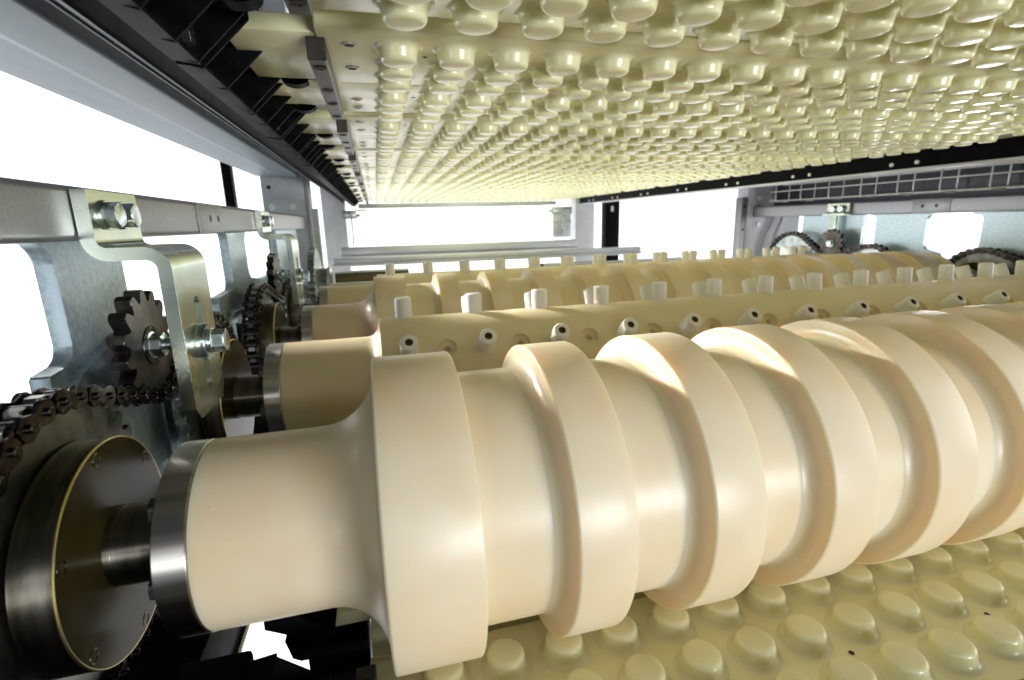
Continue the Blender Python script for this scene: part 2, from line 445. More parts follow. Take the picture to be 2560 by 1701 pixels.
# ------------------------------------------------------------------ roller chains
PITCH = 0.01645
def plate8(p, r, waist):
    pts = []
    for k in range(13):
        a = PI / 2 + k * PI / 12 + 0.0
        pts.append((r * math.cos(a) - p / 2, r * math.sin(a)))
    pts.append((0, -waist))
    for k in range(13):
        a = -PI / 2 + k * PI / 12
        pts.append((r * math.cos(a) + p / 2, r * math.sin(a)))
    pts.append((0, waist))
    # pull in the shoulder points a little so the waist is smooth
    out = []
    for y, z in pts:
        f = max(0, 1 - abs(y) / (p * .5)); out.append((y, z * (1 - .12 * f)))
    return out
def link_meshes():
    bm = bmesh.new()
    for s in (-1, 1): prism(bm, plate8(PITCH, .0074, .0046), 'X', s * .0092, s * .0108, bev=.0003)
    outer = mesh_of('outer_link', bm, 'chain', ang=40)
    bm = bmesh.new()
    for s in (-1, 1): prism(bm, plate8(PITCH, .0074, .0050), 'X', s * .0073, s * .0089, bev=.0003)
    inner = mesh_of('inner_link', bm, 'chain', ang=40)
    bm = bmesh.new(); lathe(bm, [(-.0130, .0018), (-.0126, .0026), (.0126, .0026), (.0132, .0018)], 14)
    pin = mesh_of('link_pin', bm, 'chain')
    bm = bmesh.new(); lathe(bm, [(-.0072, .0046), (-.0068, .0050), (.0068, .0050), (.0072, .0046)], 18)
    rol = mesh_of('link_roller', bm, 'chain')
    return outer, inner, pin, rol
LK = link_meshes()
def tang(c1, r1, s1, c2, r2, s2):
    D = Vector(c2) - Vector(c1); phi = math.atan2(D.y, D.x)
    th_ = phi - math.asin((r2 * s2 - r1 * s1) / D.length)
    n = Vector((-math.sin(th_), math.cos(th_)))
    return Vector(c1) - n * r1 * s1, Vector(c2) - n * r2 * s2
def chain_path(circs):
    N = len(circs); T = [tang(*circs[i], *circs[(i + 1) % N]) for i in range(N)]
    pts = []
    for i in range(N):
        c, r, s = circs[i]; a = T[i - 1][1] - Vector(c); b_ = T[i][0] - Vector(c)
        a0 = math.atan2(a.y, a.x); a1 = math.atan2(b_.y, b_.x)
        d = ((a1 - a0) * s) % (2 * PI) * s
        n = max(3, int(abs(d) / .03))
        pts += [Vector(c) + r * Vector((math.cos(a0 + d * k / n), math.sin(a0 + d * k / n))) for k in range(n + 1)]
    return pts
def chain(x, circs, label, first=0, subs=True):
    pts = chain_path(circs); L = [0.0]; P = pts + [pts[0]]
    for a, b_ in zip(P, P[1:]): L.append(L[-1] + (b_ - a).length)
    n = int(round(L[-1] / PITCH)); n += n % 2; st = L[-1] / n
    def at(s):
        s %= L[-1]
        lo_, hi_ = 0, len(L) - 1
        while hi_ - lo_ > 1:
            m_ = (lo_ + hi_) // 2
            if L[m_] <= s: lo_ = m_
            else: hi_ = m_
        f = (s - L[lo_]) / max(1e-9, L[hi_] - L[lo_]); return P[lo_].lerp(P[hi_], f)
    c0 = circs[0][0]
    t = thing('drive_chain', label, 'chain', (x, c0[0], c0[1]), 'oily roller chains on the sprockets')
    for i in range(n):
        a, b_ = at(i * st), at((i + 1) * st); m_ = (a + b_) / 2; ang = math.atan2(b_.y - a.y, b_.x - a.x)
        out = i % 2 == 0
        o = put('outer_link' if out else 'inner_link', LK[0] if out else LK[1], t, (0, m_.x - c0[0], m_.y - c0[1]), (ang, 0, 0))
        if subs:
            for s in (-1, 1): put('link_pin' if out else 'link_roller', LK[2] if out else LK[3], o, (0, s * PITCH / 2, 0))
RS, RI = .0915, .0415
IY, IZ = .4655, -.0905
chain(-.1895, [((RY[1], RZ), RS, 1), ((IY, IZ), RI, -1), ((RY[0], RZ), RS, 1)], 'near oily chain dipping under the dark toothed wheel at the left edge')
chain(-.1895, [((RY[3], RZ), RS, 1), ((IY + .5715, IZ), RI, -1), ((RY[2], RZ), RS, 1)], 'black chain wrapped on the third roller, behind the slotted bracket')
chain(XE + .1895, [((RY[2], RZ), RS, 1), ((.745, IZ), RI, -1), ((RY[1], RZ), RS, 1)], 'chain on the large wheel at the right edge under the white opening')
chain(XE + .180, [((1.468, -.165), .103, 1), ((1.315, IZ), RI, -1), ((RY[3], RZ), RS, 1)], 'small looking chain on the far right wheel near the right post')

# ------------------------------------------------------------------ idlers and their Z-shaped brackets
def offset_path(pts, t_):
    # closed outline of a bent strip: pts with radii, thickness t_ to the right-hand side
    return pts
def bracket(side, y, label):
    def X(x): return x if side < 0 else XE - x
    t = thing('idler_bracket', label, 'bracket', (0, y, 0), 'bent zinc brackets carrying the idler wheels')
    # strip outline in x-z, bent twice
    o_ = [(-.1928, .0300, .0005), (-.1928, -.0110, .006), (-.1480, -.0110, .017), (-.1480, -.1490, .0005), (-.1575, -.1490, .0005), (-.1575, -.0205, .007), (-.2023, -.0205, .016), (-.2023, .0300, .0005)]
    poly = [(X(u), v) for u, v in rounded(o_, .01, 8)]
    bm = bmesh.new()
    W = .0775
    # leg with a real slot: assemble prism pieces of the strip: full width above, two cheeks beside the slot, foot below
    prism(bm, poly, 'Y', 0, W)
    me = mesh_of('strap', bm, 'zincy', ang=30)
    o = bpy.data.objects.new('blank', me); C.objects.link(o)
    cb = bmesh.new()
    sl = rounded([(.0325, -.0530, .0069), (.0465, -.0530, .0069), (.0465, -.1330, .0069), (.0325, -.1330, .0069)], .0069, 6)
    prism(cb, sl, 'X', X(-.17), X(-.13))
    for yy in (-.001, W + .001):   # clipped foot corners
        s_ = 1 if yy < 0 else -1
        prism(cb, [(yy, -.137), (yy, -.1502), (yy + s_ * .0115, -.1502)], 'X', X(-.17), X(-.13))
    bmesh.ops.recalc_face_normals(cb, faces=cb.faces[:])
    cm = bpy.data.meshes.new('cut'); cb.to_mesh(cm); cb.free(); co = bpy.data.objects.new('cut', cm); C.objects.link(co)
    md = o.modifiers.new('b', 'BOOLEAN'); md.object = co; md.operation = 'DIFFERENCE'; md.solver = 'EXACT'
    m2 = o.modifiers.new('bev', 'BEVEL'); m2.width = .0007; m2.segments = 2; m2.limit_method = 'ANGLE'; m2.angle_limit = math.radians(50)
    dg = bpy.context.evaluated_depsgraph_get(); me2 = bpy.data.meshes.new_from_object(o.evaluated_get(dg))
    bpy.data.objects.remove(o); bpy.data.objects.remove(co)
    me2.name = 'strap'
    bq = bmesh.new(); bq.from_mesh(me2)
    for f in bq.faces: f.smooth = True
    for e in bq.edges:
        if len(e.link_faces) == 2: e.smooth = e.calc_face_angle(0) < math.radians(16)
    bq.to_mesh(me2); bq.free()
    put('strap', me2, t)
    for yy in (.0205, .0465):
        bm = bmesh.new()
        lathe(bm, [(X(-.1928), .0102), (X(-.1922), .0106), (X(-.1908), .0106), (X(-.1903), .0102)], 28, c=(0, yy, .0125))
        b_ = obj('washer', bm, 'zinc', t)
        obj('hex_bolt', hexbm(X(-.1903), X(-.1822), .0168, 'X', (0, yy, .0125), rot=.2 + yy * 9), 'zinc', t)
    ay, az = .035, IZ
    bm = bmesh.new(); lathe(bm, [(X(-.1480), .0150), (X(-.1472), .0152), (X(-.1420), .0152), (X(-.1412), .0148)], 40, c=(0, ay, az)); obj('thick_washer', bm, 'zinc', t)
    bm = bmesh.new(); lathe(bm, [(X(-.1412), .0105), (X(-.1385), .0108), (X(-.1380), .0100)], 32, c=(0, ay, az)); obj('spring_washer', bm, 'zinc', t)
    obj('hex_bolt', hexbm(X(-.1382), X(-.1285), .0172, 'X', (0, ay, az), rot=.35), 'zinc', t)
    obj('hex_nut', hexbm(X(-.1575), X(-.1660), .0168, 'X', (0, ay, az), rot=.1), 'zinc', t)
    bm = bmesh.new(); pr = []
    x = -.1700
    while x < -.1655: pr += [(X(x), .0050), (X(x + .0006), .0057), (X(x + .0012), .0050)]; x += .00125
    lathe(bm, pr, 20, c=(0, ay, az)); obj('threaded_rod', bm, 'zinc', t)
    obj('axle', lathebm([(X(-.198), .0052), (X(-.150), .0052)], 20, c=(0, ay, az)), 'zinc', t)
    return t
def idler(side, y, label, n=15):
    def X(x): return x if side < 0 else XE - x
    t = thing('idler_sprocket', label, 'sprocket', (X(-.1895 if side < 0 else -.180), y + .035, IZ), 'idler wheels on the bent brackets')
    put('toothed_disc', spr_mesh(n, .0400, .0115, 'sprock', 'idler', add=.0054, rr=.0062), t, rot=(.12, 0, 0))
    s = -side
    bm = bmesh.new(); lathe(bm, [(s * .0054, .0160), (s * .0058, .0163), (s * .0066, .0160), (s * .0066, .0128), (s * .0056, .0126), (s * .0056, .0100)], 40, cap=False); obj('bearing_ring', bm, 'chain', t)
    bm = bmesh.new(); lathe(bm, [(s * .0058, .0126), (s * .0060, .0050)], 32, cap=False); obj('bearing_seal', bm, 'screwd', t)
    obj('flange_nut', hexbm(s * .0060, s * .0150, .0176, 'X', (0, 0, 0), rot=.25), 'zinc', t)
    bm = bmesh.new(); lathe(bm, [(s * .0058, .0112), (s * .0066, .0112), (s * .0070, .0105)], 28); obj('nut_washer', bm, 'zinc', t)
    return t
bracket(-1, .4305, 'bent zinc bracket with a long slot and three bright bolts, nearest on the left')
idler(-1, .4305, 'dark toothed wheel hanging behind the nearest slotted bracket')
bracket(-1, 1.002, 'far left zinc bracket in front of the sheet steel post')
idler(-1, 1.002, 'small dark toothed wheel behind the far left bracket')
t = thing('idler_bracket', 'greenish zinc bracket with two bolts on the right tie bar', 'bracket', (XE + .2023, 1.275, 0), 'bent zinc brackets carrying the idler wheels')
bm = bmesh.new(); prism(bm, rounded([(0, .0300, 0), (-.0095, .0300, 0), (-.0095, .0020, .004), (-.0260, .0020, .001), (-.0260, -.0060, .001), (-.0090, -.0060, .006), (0, -.0040, .002)], .001, 4), 'Y', 0, .0800, bev=.0006); obj('strap', bm, 'zincy', t)
obj('leg', boxbm(-.0060, .0000, .046, .070, -.150, -.0066, bev=.0008), 'zinc', t)
for yy in (.025, .055):
    bm = bmesh.new(); lathe(bm, [(-.0095, .0105), (-.0112, .0105), (-.0115, .0100)], 24, c=(0, yy, .0150)); obj('washer', bm, 'zinc', t)
    obj('hex_bolt', hexbm(-.0114, -.0195, .0188, 'X', (0, yy, .0150), rot=.3), 'zinc', t)
obj('axle', lathebm([(-.0300, .0052), (-.0061, .0052)], 20, c=(0, .035, IZ)), 'zinc', t)
idler(1, 1.275, 'dark toothed wheel under the bracket on the right tie bar')

# ------------------------------------------------------------------ tie bars
def tie_bar(side, label):
    def X(x): return x if side < 0 else XE - x
    t = thing('tie_bar', label, 'steel bar', (X(-.2225), 0, .0138))
    s = 1 if side < 0 else -1
    bm = bmesh.new()
    pr = rounded([(-.0192, -.0192), (.0192, -.0192), (.0192, .0192), (-.0192, .0192)], .0055, 5)
    prism(bm, pr, 'Y', -.12, 1.70, bev=.0)
    obj('square_tube', bm, 'bar_grey', t)
    for y in ((.7416, .7754) if side < 0 else (1.029, 1.064)):
        bm = bmesh.new(); lathe(bm, [(s * .0206, .0045), (s * .0209, .0044), (s * .02095, .0002)], 20, c=(0, y, 0), cap=False); obj('bolt_hole_shade', bm, 'screwd', t)  # raised dark disc, the shade of an open hole put into colour
    ys = (.695, .797) if side < 0 else (.995, 1.092)
    bm = bmesh.new(); box(bm, s * .0191, s * .0206, ys[0], ys[1], -.0178, .0178, bev=.0006); obj('weld_plate', bm, 'bar_grey', t)
tie_bar(-1, 'grey square steel bar on the left with a bent bracket bolted on')
tie_bar(1, 'grey square steel bar on the right below the wire basket')

# ------------------------------------------------------------------ galvanised bearing plates under the tie bars
def side_plate(side, x, polys, label, mat='galv', thick=.0125):
    def X(v): return v if side < 0 else XE - v
    t = thing('bearing_plate', label, 'steel plate', (X(x), 0, -.1))
    for nm, poly, dx in polys:
        s = -1 if side < 0 else 1
        bm = prismbm([(y, z + .1) for y, z in poly], 'X', s * dx, s * (dx + thick), bev=.0006)
        obj(nm, bm, mat, t, ang=30)
    return t
R0 = lambda l, r=.012: rounded(l, r, 6)
side_plate(-1, -.2240, [('web_plate', R0([(.418, -.0030, 0), (.548, -.0030, 0), (.5385, -.0135, .02), (.5385, -.0850, .02), (.566, -.0965, .006), (.600, -.0965, 0), (.600, -.34, 0), (.4020, -.34, 0), (.4040, -.0955, .002), (.4380, -.0925, .013), (.4370, -.0120, .016)], .01), 0),
                         ('gusset_plate', R0([(.405, -.115, .006), (.428, -.1010, .02), (.497, -.083, .004), (.560, -.120, .01), (.560, -.30, 0), (.405, -.30, 0)], .01), -.0075)],
           'speckled galvanised web below the left bar, behind the dark toothed wheel')
side_plate(-1, -.2240, [('web_plate', R0([(.885, -.0030, 0), (1.02, -.0030, 0), (1.000, -.0135, .02), (1.000, -.0850, .02), (1.10, -.0965, .006), (1.20, -.0965, 0), (1.20, -.34, 0), (.80, -.34, 0), (.80, -.0955, .012), (.893, -.0925, .013), (.893, -.0120, .016)], .01), 0)],
           'narrow far galvanised web between white openings left of the chain')
side_plate(1, -.2240, [('web_plate', R0([(.60, -.0030, 0), (.960, -.0030, 0), (.950, -.0110, .006), (.931, -.0110, .016), (.931, -.090, .016), (.965, -.112, .012), (.985, -.13, .01), (.985, -.34, 0), (.60, -.34, 0)], .01), 0)],
           'blue green plate right of the wide white opening, at the right edge')
side_plate(1, -.2240, [('web_plate', R0([(1.045, -.0030, 0), (1.232, -.0030, 0), (1.222, -.0100, .004), (1.210, -.0100, .012), (1.208, -.104, .012), (1.262, -.108, .008), (1.262, -.34, 0), (1.02, -.34, 0), (1.02, -.108, .010), (1.066, -.098, .014), (1.066, -.0110, .016)], .01), 0)],
           'plate between the two white openings on the right side')
side_plate(1, -.2240, [('web_plate', R0([(1.2514, -.0030, 0), (1.480, -.0030, 0), (1.480, -.34, 0), (1.270, -.34, 0), (1.2514, -.115, .004)], .01), 0)],
           'plate behind the right bracket with a slotted stud')
side_plate(-1, -.2240, [('web_plate', R0([(1.30, -.0030, 0), (1.62, -.0030, 0), (1.62, -.40, 0), (1.30, -.40, 0)], .01), 0)], 'farthest left plate beside the sheet steel post')

# ------------------------------------------------------------------ upper left beam, guide rails
def beam(label):
    t = thing('side_beam', label, 'beam', (-.21, 0, .15))
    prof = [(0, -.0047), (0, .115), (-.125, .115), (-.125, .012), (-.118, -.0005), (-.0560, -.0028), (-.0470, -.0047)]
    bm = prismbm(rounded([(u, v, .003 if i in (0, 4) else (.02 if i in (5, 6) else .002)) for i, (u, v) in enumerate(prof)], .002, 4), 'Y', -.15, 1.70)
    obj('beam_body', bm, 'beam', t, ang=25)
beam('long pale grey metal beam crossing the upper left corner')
def rail(label, side):
    def X(v): return v if side < 0 else XE - v
    nm = 'guide_rail'
    t = thing(nm, label, 'rail', (X(-.12), 0, .12))
    def L(v): return v if side < 0 else -v
    if side < 0:
        obj('rail_web', prismbm([(L(u), v) for u, v in [(-.030, -.0035), (-.014, -.0135), (-.014, -.0105), (-.028, .0), (-.028, .09), (-.030, .09)]], 'Y', -.1, 2.76), 'blackp', t, smooth=False)
        obj('rail_strip', boxbm(L(-.0300), L(-.0285), -.1, 2.76, -.0065, -.0045), 'beam', t)
    return t
rail('thin black guide rail above the pale beam on the left', -1)

# carriers: one black moulded bracket at the left end of each upper tray
def carrier_parts(up):
    s = 1 if up else -1
    d = {}
    def Z(v): return v * s
    bm = bmesh.new()   # shell: bottom strip, web, sloped top   local origin x=-.07,z=0 at tray plane
    if up: prism(bm, [(-.0420, Z(-.0265)), (-.0260, Z(-.0285)), (-.0260, Z(-.0262)), (-.0395, Z(-.0240)), (-.0395, Z(.02)), (.004, Z(.02)), (.004, Z(.026)), (-.0420, Z(.026))], 'Y', .004, .281)
    else: prism(bm, [(-.0420, .0160), (-.0420, .0265), (-.0260, .0285), (-.0260, .0262), (-.0395, .0240), (-.0395, .0185), (-.010, .0015), (.004, .0015), (.004, -.0005), (-.012, -.0005)], 'Y', .004, .281)
    prism(bm, [(-.0180, Z(-.0012)), (.0015, Z(-.0012)), (.0015, Z(.0006)), (-.0180, Z(.0006))], 'Y', .022, .270)
    d['carrier_body'] = (mesh_of('carrier_body', bm, 'black', smooth=False), None)
    return d
RIBY = [.004, .058, .132, .147, .196, .240, .278]
def upper_carrier(y, label, up=True, zc=.128, bolt=True, dx=0.0):
    t = thing('carrier_bracket', label, 'carrier', (-.0700 + dx, y, zc), 'black carriers along the left tray ends')
    s = 1 if up else -1
    put('carrier_body', cached(('cb', up), lambda: carrier_parts(up)['carrier_body'][0]), t)
    def Z(v): return v * s
    def ribm():
        if not up: return mesh_of('rib', prismbm([(.003, .0008), (.003, .003), (-.0275, .0288), (-.0398, .0262), (-.0398, .0165), (-.012, .0003)], 'Y', -.0011, .0011), 'blackp', smooth=False)
        return mesh_of('rib', prismbm([(.003, Z(.001)), (-.0275, Z(-.0290)), (-.0398, Z(-.0262)), (-.0398, Z(.016 if up else .0035)), (.003, Z(.016 if up else .0035))], 'Y', -.0011, .0011), 'blackp', smooth=False)
    for ry in RIBY: put('rib', cached(('rib', up), ribm), t, (0, ry, 0))
    def bossm():
        bm = bmesh.new(); n = 10; pts = [(.012 * math.cos(PI * k / n), .012 * math.sin(PI * k / n)) for k in range(n + 1)]
        prism(bm, [(p[0], Z(p[1] * .9 - .012) if False else Z(-p[1] * .55)) for p in pts], 'Y', -.007, .007); return mesh_of('clip_lug', bm, 'black', ang=40)
    put('clip_lug', cached(('lug', up), bossm), t, (.012, .140, Z(.001)))
    put('clip_lug', cached(('lug', up), bossm), t, (.006, .250, Z(.001)))
    if bolt:
        def bm_():
            bm = bmesh.new(); lathe(bm, [(-.040, .0062), (-.0335, .0062), (-.0333, .0046), (-.0312, .0046)], 24, c=(0, 0, 0)); return mesh_of('bolt_shank', bm, 'zinc')
        b_ = put('bolt_shank', cached('cbs', bm_), t, (.0, -.012, Z(-.0130)))
        def hb(): return mesh_of('bolt_head', hexbm(-.0312, -.0262, .0135, 'X'), 'zinc')
        put('bolt_head', cached('cbh', hb), b_)
    return t

# ------------------------------------------------------------------ mould trays
P_ = .04225
ZT = .1254
ROWS = [0, .0381, .0762, .1309, .1690, .2071]
def stud_mesh(segs, up, h=.0116, rb=.0138, rt=.0132):
    s = -1 if up else 1
    p = [(.0004, rb + .0052), (-.0001, rb + .0038), (-.0004, rb + .0025), (-.0010, rb + .0014), (-.0022, rb + .0005), (-.0042, rb), (-h + .0034, rt), (-h + .0019, rt - .0004), (-h + .0008, rt - .0013), (-h + .0002, rt - .0026), (-h, rt - .0040)]
    bm = bmesh.new(); lathe(bm, [(-s * -v if False else s * -v, r) for v, r in p], segs, 'Z')
    return mesh_of('stud', bm, 'tray', ang=50)
def tray_body(nc, up, x_first):
    # body slab with rounded edges (local origin: front left of the plate plane, z=0 is the studded face)
    s = 1 if up else -1
    x0 = -.0280; x1 = x_first + P_ * (nc - 1) + (.074 if up else .024)
    bm = bmesh.new()
    def zb(a, b_): return (min(a * s, b_ * s), max(a * s, b_ * s))
    za, zb_ = zb(0, .034)
    yf, yr = -.0425, .2305
    ym = (ROWS[2] + ROWS[3]) / 2
    out = []
    for i, (a, b_) in enumerate(((yf, ym - .0004), (ym + .0004, yr))):
        bm = bmesh.new(); f = .006
        fr = .024 if i == 0 else .0008; rr = .0008 if i == 0 else f
        poly = [(v if up else ROWS[5] - v, w_) for v, w_ in rounded([(a, 0, fr), (b_, 0, rr), (b_, .034 * s, .001), (a, .034 * s, .001)], .001, 6)]
        prism(bm, poly, 'X', x0, x1, bev=.0012)
        out.append((mesh_of('mould_plate', bm, 'tray', ang=35)))
        bm = bmesh.new()
        ta, tb = (-.0155, ym - .0022) if i == 0 else (ym + .0022, .2015)
        z0, z1 = zb(.0010, .0125)
        if not up: ta, tb = ROWS[5] - tb, ROWS[5] - ta
        box(bm, -.0870, x0 - .0004, ta, tb, z0, z1, bev=.0012)
        out.append(mesh_of('end_tab', bm, 'tray', ang=35))
    return out
def tray(y, nc, up, z, x_first, label, grp, rows=range(6), segs=24, join=False, clip=True, ncol0=0):
    t = thing('mould_tray', label, 'tray', (0, y, z), grp)
    s = 1 if up else -1
    ms = cached(('tray', nc, up), lambda: tray_body(nc, up, x_first))
    put('mould_plate', ms[0], t); put('mould_plate', ms[2], t); put('end_tab', ms[1], t); put('end_tab', ms[3], t)
    if join:
        bm = bmesh.new(); base = cached(('studlow', up), lambda: stud_mesh(14, up))
        for r in rows:
            for k in range(ncol0, nc):
                n0 = len(bm.verts); bm.from_mesh(base); bm.verts.ensure_lookup_table()
                bmesh.ops.translate(bm, verts=bm.verts[n0:], vec=(x_first + P_ * k, ROWS[r], 0))
        o = obj('studs', bm, 'tray', t, ang=50); o['kind'] = 'stuff'
    else:
        sm = cached(('stud', segs, up), lambda: stud_mesh(segs, up))
        for r in rows:
            for k in range(ncol0, nc):
                put('stud', sm, t, (x_first + P_ * k, ROWS[r], 0))
    if clip:
        def cb():
            bm = bmesh.new()
            z0, z1 = sorted((-.0145 * s, .0005 * s))
            box(bm, -.0062, .0062, .0, .2060, z0, z1, bev=.0007, seg=1); return mesh_of('clip_bar', bm, 'darkbar', ang=30)
        c_ = put('clip_bar', cached(('clip', up), cb), t, (-.0292, -.0115 if up else ROWS[5] - .1945, 0))
        def cs():
            bm = bmesh.new(); lathe(bm, [(-.0147 * s, .0048), (-.0152 * s, .0044), (-.0152 * s, .0028), (-.0138 * s, .0026), (-.0138 * s, .0002)], 16, 'Z'); return mesh_of('clip_screw', bm, 'screwd')
        for yy in (.018, .082, .132, .190): put('clip_screw', cached(('cs', up), cs), c_, (0, yy, 0))
    def ps():
        bm = bmesh.new(); lathe(bm, [(.0004 * s, .0055), (-.0003 * s, .0052), (-.0004 * s, .0038), (.0003 * s, .0034)], 18, 'Z', cap=False); return mesh_of('countersunk_screw', bm, 'screw')
    def pd():
        bm = bmesh.new(); lathe(bm, [(-.0001 * s, .0036), (.0002 * s, .0020), (.0004 * s, .0003)], 14, 'Z'); return mesh_of('screw_recess', bm, 'screwd')
    for yy in (.000, .057, .166, .224 - .02):
        q = put('countersunk_screw', cached(('ps', up), ps), t, (-.0078, yy if up else ROWS[5] - yy, -.0004 * s)); put('screw_recess', cached(('pd', up), pd), q)
    def hole():
        bm = bmesh.new(); lathe(bm, [(-.0003 * s, .0019), (-.0003 * s, .0002)], 12, 'Z', cap=False); return mesh_of('vent_hole_shade', bm, 'screwd')  # flat dark disc on the face, shade of a small hole painted
    for k in range(0, nc, 3):
        for yy in (.019, .15): put('vent_hole_shade', cached(('vh', up), hole), t, (x_first + P_ * (k + .5), yy, 0))
    return t
Y0 = .4138; TP = .2849; NC = 25; XF = .0265
UL = {-1: 'tray overhead, cut by the top edge of the picture, with the largest studs',
      0: 'tray of hanging studs just beyond the bright cross band, second from the top',
      1: 'studded tray overhead beginning at the second black clip bar',
      2: 'studded tray overhead beginning at the third black clip bar',
      3: 'studded tray overhead at the fourth clip bar, studs looking tiny',
      4: 'fifth studded tray overhead counted from the top edge back',
      5: 'sixth studded tray overhead, deep in the bright yellow part',
      6: 'fourth last studded tray overhead toward the far rail',
      7: 'third last studded tray overhead toward the far rail',
      8: 'studded tray overhead closest to the far silver cross rail'}
CL = {-1: 'black carrier at the top edge, above the pale beam', 0: 'large black ribbed carrier with a bright bolt, beside the first clip bar',
      1: 'second ribbed black carrier down the left belt edge', 2: 'third ribbed black carrier down the left belt edge', 3: 'fourth ribbed black carrier down the left belt edge',
      4: 'fifth black carrier down the left belt edge', 5: 'sixth black carrier down the left belt edge', 6: 'seventh black carrier down the left belt edge', 7: 'next to last black carrier on the left belt edge', 8: 'last black carrier, at the far silver cross rail'}
for k in range(-1, 9):
    tray(Y0 + TP * k, NC, True, ZT, XF, UL[k], 'studded mould trays hanging overhead', segs=32 if k < 1 else 24 if k < 3 else 16, join=k > 5)
    upper_carrier(Y0 + TP * k - .028, CL[k])
# lower trays (studs up); the one under the foreground roller and the one beyond it
LX = .0205
ZL = -.2967
tray(.2840 - .2071, 16, False, ZL, LX, 'tray of upright studs under the foreground roller, lower right corner', 'studded mould trays below the rollers', rows=range(2, 6), segs=32)
tray(.2840 - .2071 + TP, 26, False, ZL, LX, 'lower tray just behind the foreground roller, mostly hidden', 'studded mould trays below the rollers', rows=range(0, 2), segs=16)
upper_carrier(.0259, 'black carrier at the lower edge beside the front tray', up=False, zc=ZL, bolt=False, dx=.012)
cb_ = upper_carrier(.341, 'black carrier block below the smooth roller neck', up=False, zc=ZL, bolt=False, dx=.012)
obj('carriage_block', prismbm([(-.0370, -.0200), (-.0330, -.0370), (-.0270, -.0410), (.0140, -.0410), (.0255, -.0330), (.0255, -.0135), (-.0350, -.0135)], 'Y', .030, .08, bev=.001), 'black', cb_)
obj('carriage_foot', boxbm(-.0250, .0240, .045, .085, -.100, -.0412, bev=.001), 'black', cb_)

# right-hand rail of the upper belt with its bolts
t = thing('guide_rail', 'black rail with paired bright bolts along the right belt edge', 'rail', (1.12, 0, .1136))
obj('rail_web', boxbm(0, .012, .35, 2.76, -.022, .085, bev=.001), 'blackp', t)
obj('rail_flange', boxbm(-.002, .045, .35, 2.76, -.027, -.0225, bev=.001), 'post', t)
for k in range(7):
    for d in (0, .0560):
        bm = bmesh.new(); hexprof(bm, -.0005, -.0045, .0075, 'X', (0, .877 + .2815 * k + d, -.0118)); obj('rail_bolt', bm, 'boltw', t)

# ------------------------------------------------------------------ back frame
def post(name, x0, x1, y, z0, z1, mat, label, cat='post', d=.06, flange=True):
    t = thing(name, label, cat, ((x0 + x1) / 2, y, z0))
    hw = (x1 - x0) / 2; bm = bmesh.new()
    box(bm, -hw, hw, 0, d, 0, z1 - z0, bev=.002); obj('post_body', bm, mat, t)
    return t
t = post('frame_post', -.318, -.195, 1.705, -1.2, .9, 'post', 'sheet steel post with bolted plates at the end of the left bar')
for zz in (.0620 + 1.2, .0 - .0185 + 1.2):
    bm = bmesh.new(); pr = rounded([(-.045, -.019), (.056, -.019), (.056, .019), (-.045, .019)], .008, 4); prism(bm, [(u, v + zz) for u, v in pr], 'Y', -.0022, 0); pl_ = obj('bolted_plate', bm, 'post', t)
    for xx in (-.0365, .0215):
        bm = bmesh.new(); lathe(bm, [(-.0022, .0095), (-.0075, .0095), (-.0085, .0080), (-.0085, .0002)], 20, 'Y', c=(xx, 0, zz)); obj('round_bolt', bm, 'boltw', pl_)
bm = bmesh.new(); lathe(bm, [(-.001, .006), (-.0012, .0002)], 16, 'Y', c=(-.040, 0, 1.2 + .118)); obj('post_hole_shade', bm, 'screwd', t)  # dark disc painting the shade of a hole on solid sheet
obj('edge_flange', boxbm(.0620, .0720, -.012, .05, .35, 1.2 + .15, bev=.001), 'post', t)
obj('edge_strip', boxbm(.0722, .0900, .004, .02, .35, 1.2 + .055, bev=.001), 'post', t)
t = post('frame_post', 1.372, 1.520, 1.705, -1.2, .9, 'post', 'grey steel post with bolted plates at the end of the right bar')
for zz in (.066 + 1.2, -.032 + 1.2):
    bm = bmesh.new(); pr = rounded([(-.042, -.022), (.060, -.022), (.060, .022), (-.042, .022)], .008, 4); prism(bm, [(u, v + zz) for u, v in pr], 'Y', -.0022, 0); pl_ = obj('bolted_plate', bm, 'post', t)
    for xx in ((-.020, .040) if zz > 1.2 else (-.022,)):
        bm = bmesh.new(); lathe(bm, [(-.0022, .0100), (-.0075, .0100), (-.0085, .0085), (-.0085, .0002)], 20, 'Y', c=(xx, 0, zz)); obj('round_bolt', bm, 'boltw', pl_)
obj('edge_flange', boxbm(-.102, -.0745, -.004, .03, .4, 1.2 + .068, bev=.001), 'bar_grey', t)
for zz in (.035, -.050):
    bm = bmesh.new(); lathe(bm, [(-.0045, .005), (-.0048, .0002)], 14, 'Y', c=(-.088, 0, 1.2 + zz)); obj('post_hole_shade', bm, 'screwd', t)  # flat dark disc in place of a hole, its shade as colour
obj('back_panel', boxbm(.060, .230, .062, .07, .4, 2.1), 'post', t)
post('frame_post', -.250, -.140, 2.76, -1.2, .9, 'post', 'pale far post left of the white back opening', d=.08)
post('frame_post', 1.095, 1.210, 2.76, -1.2, .9, 'post', 'grey far post right of the white back opening', d=.08)
t = thing('black_post', 'black upright to the right of the white back opening', 'post', (1.342, 2.80, -1.2))
obj('post_body', boxbm(-.044, .044, 0, .06, 0, 2.1, bev=.002), 'blackp', t); obj('post_slot', boxbm(-.012, .004, -.002, 0, 1.245, 1.275), 'post', t)
t = thing('black_post', 'thin black upright seen through the white gap above the left bar', 'post', (-.655, 2.75, -1.2))
obj('post_body', boxbm(-.021, .021, 0, .05, 0, 2.3, bev=.002), 'blackp', t); obj('post_cap', boxbm(-.024, .024, -.004, .054, 2.3, 2.31), 'blackp', t)
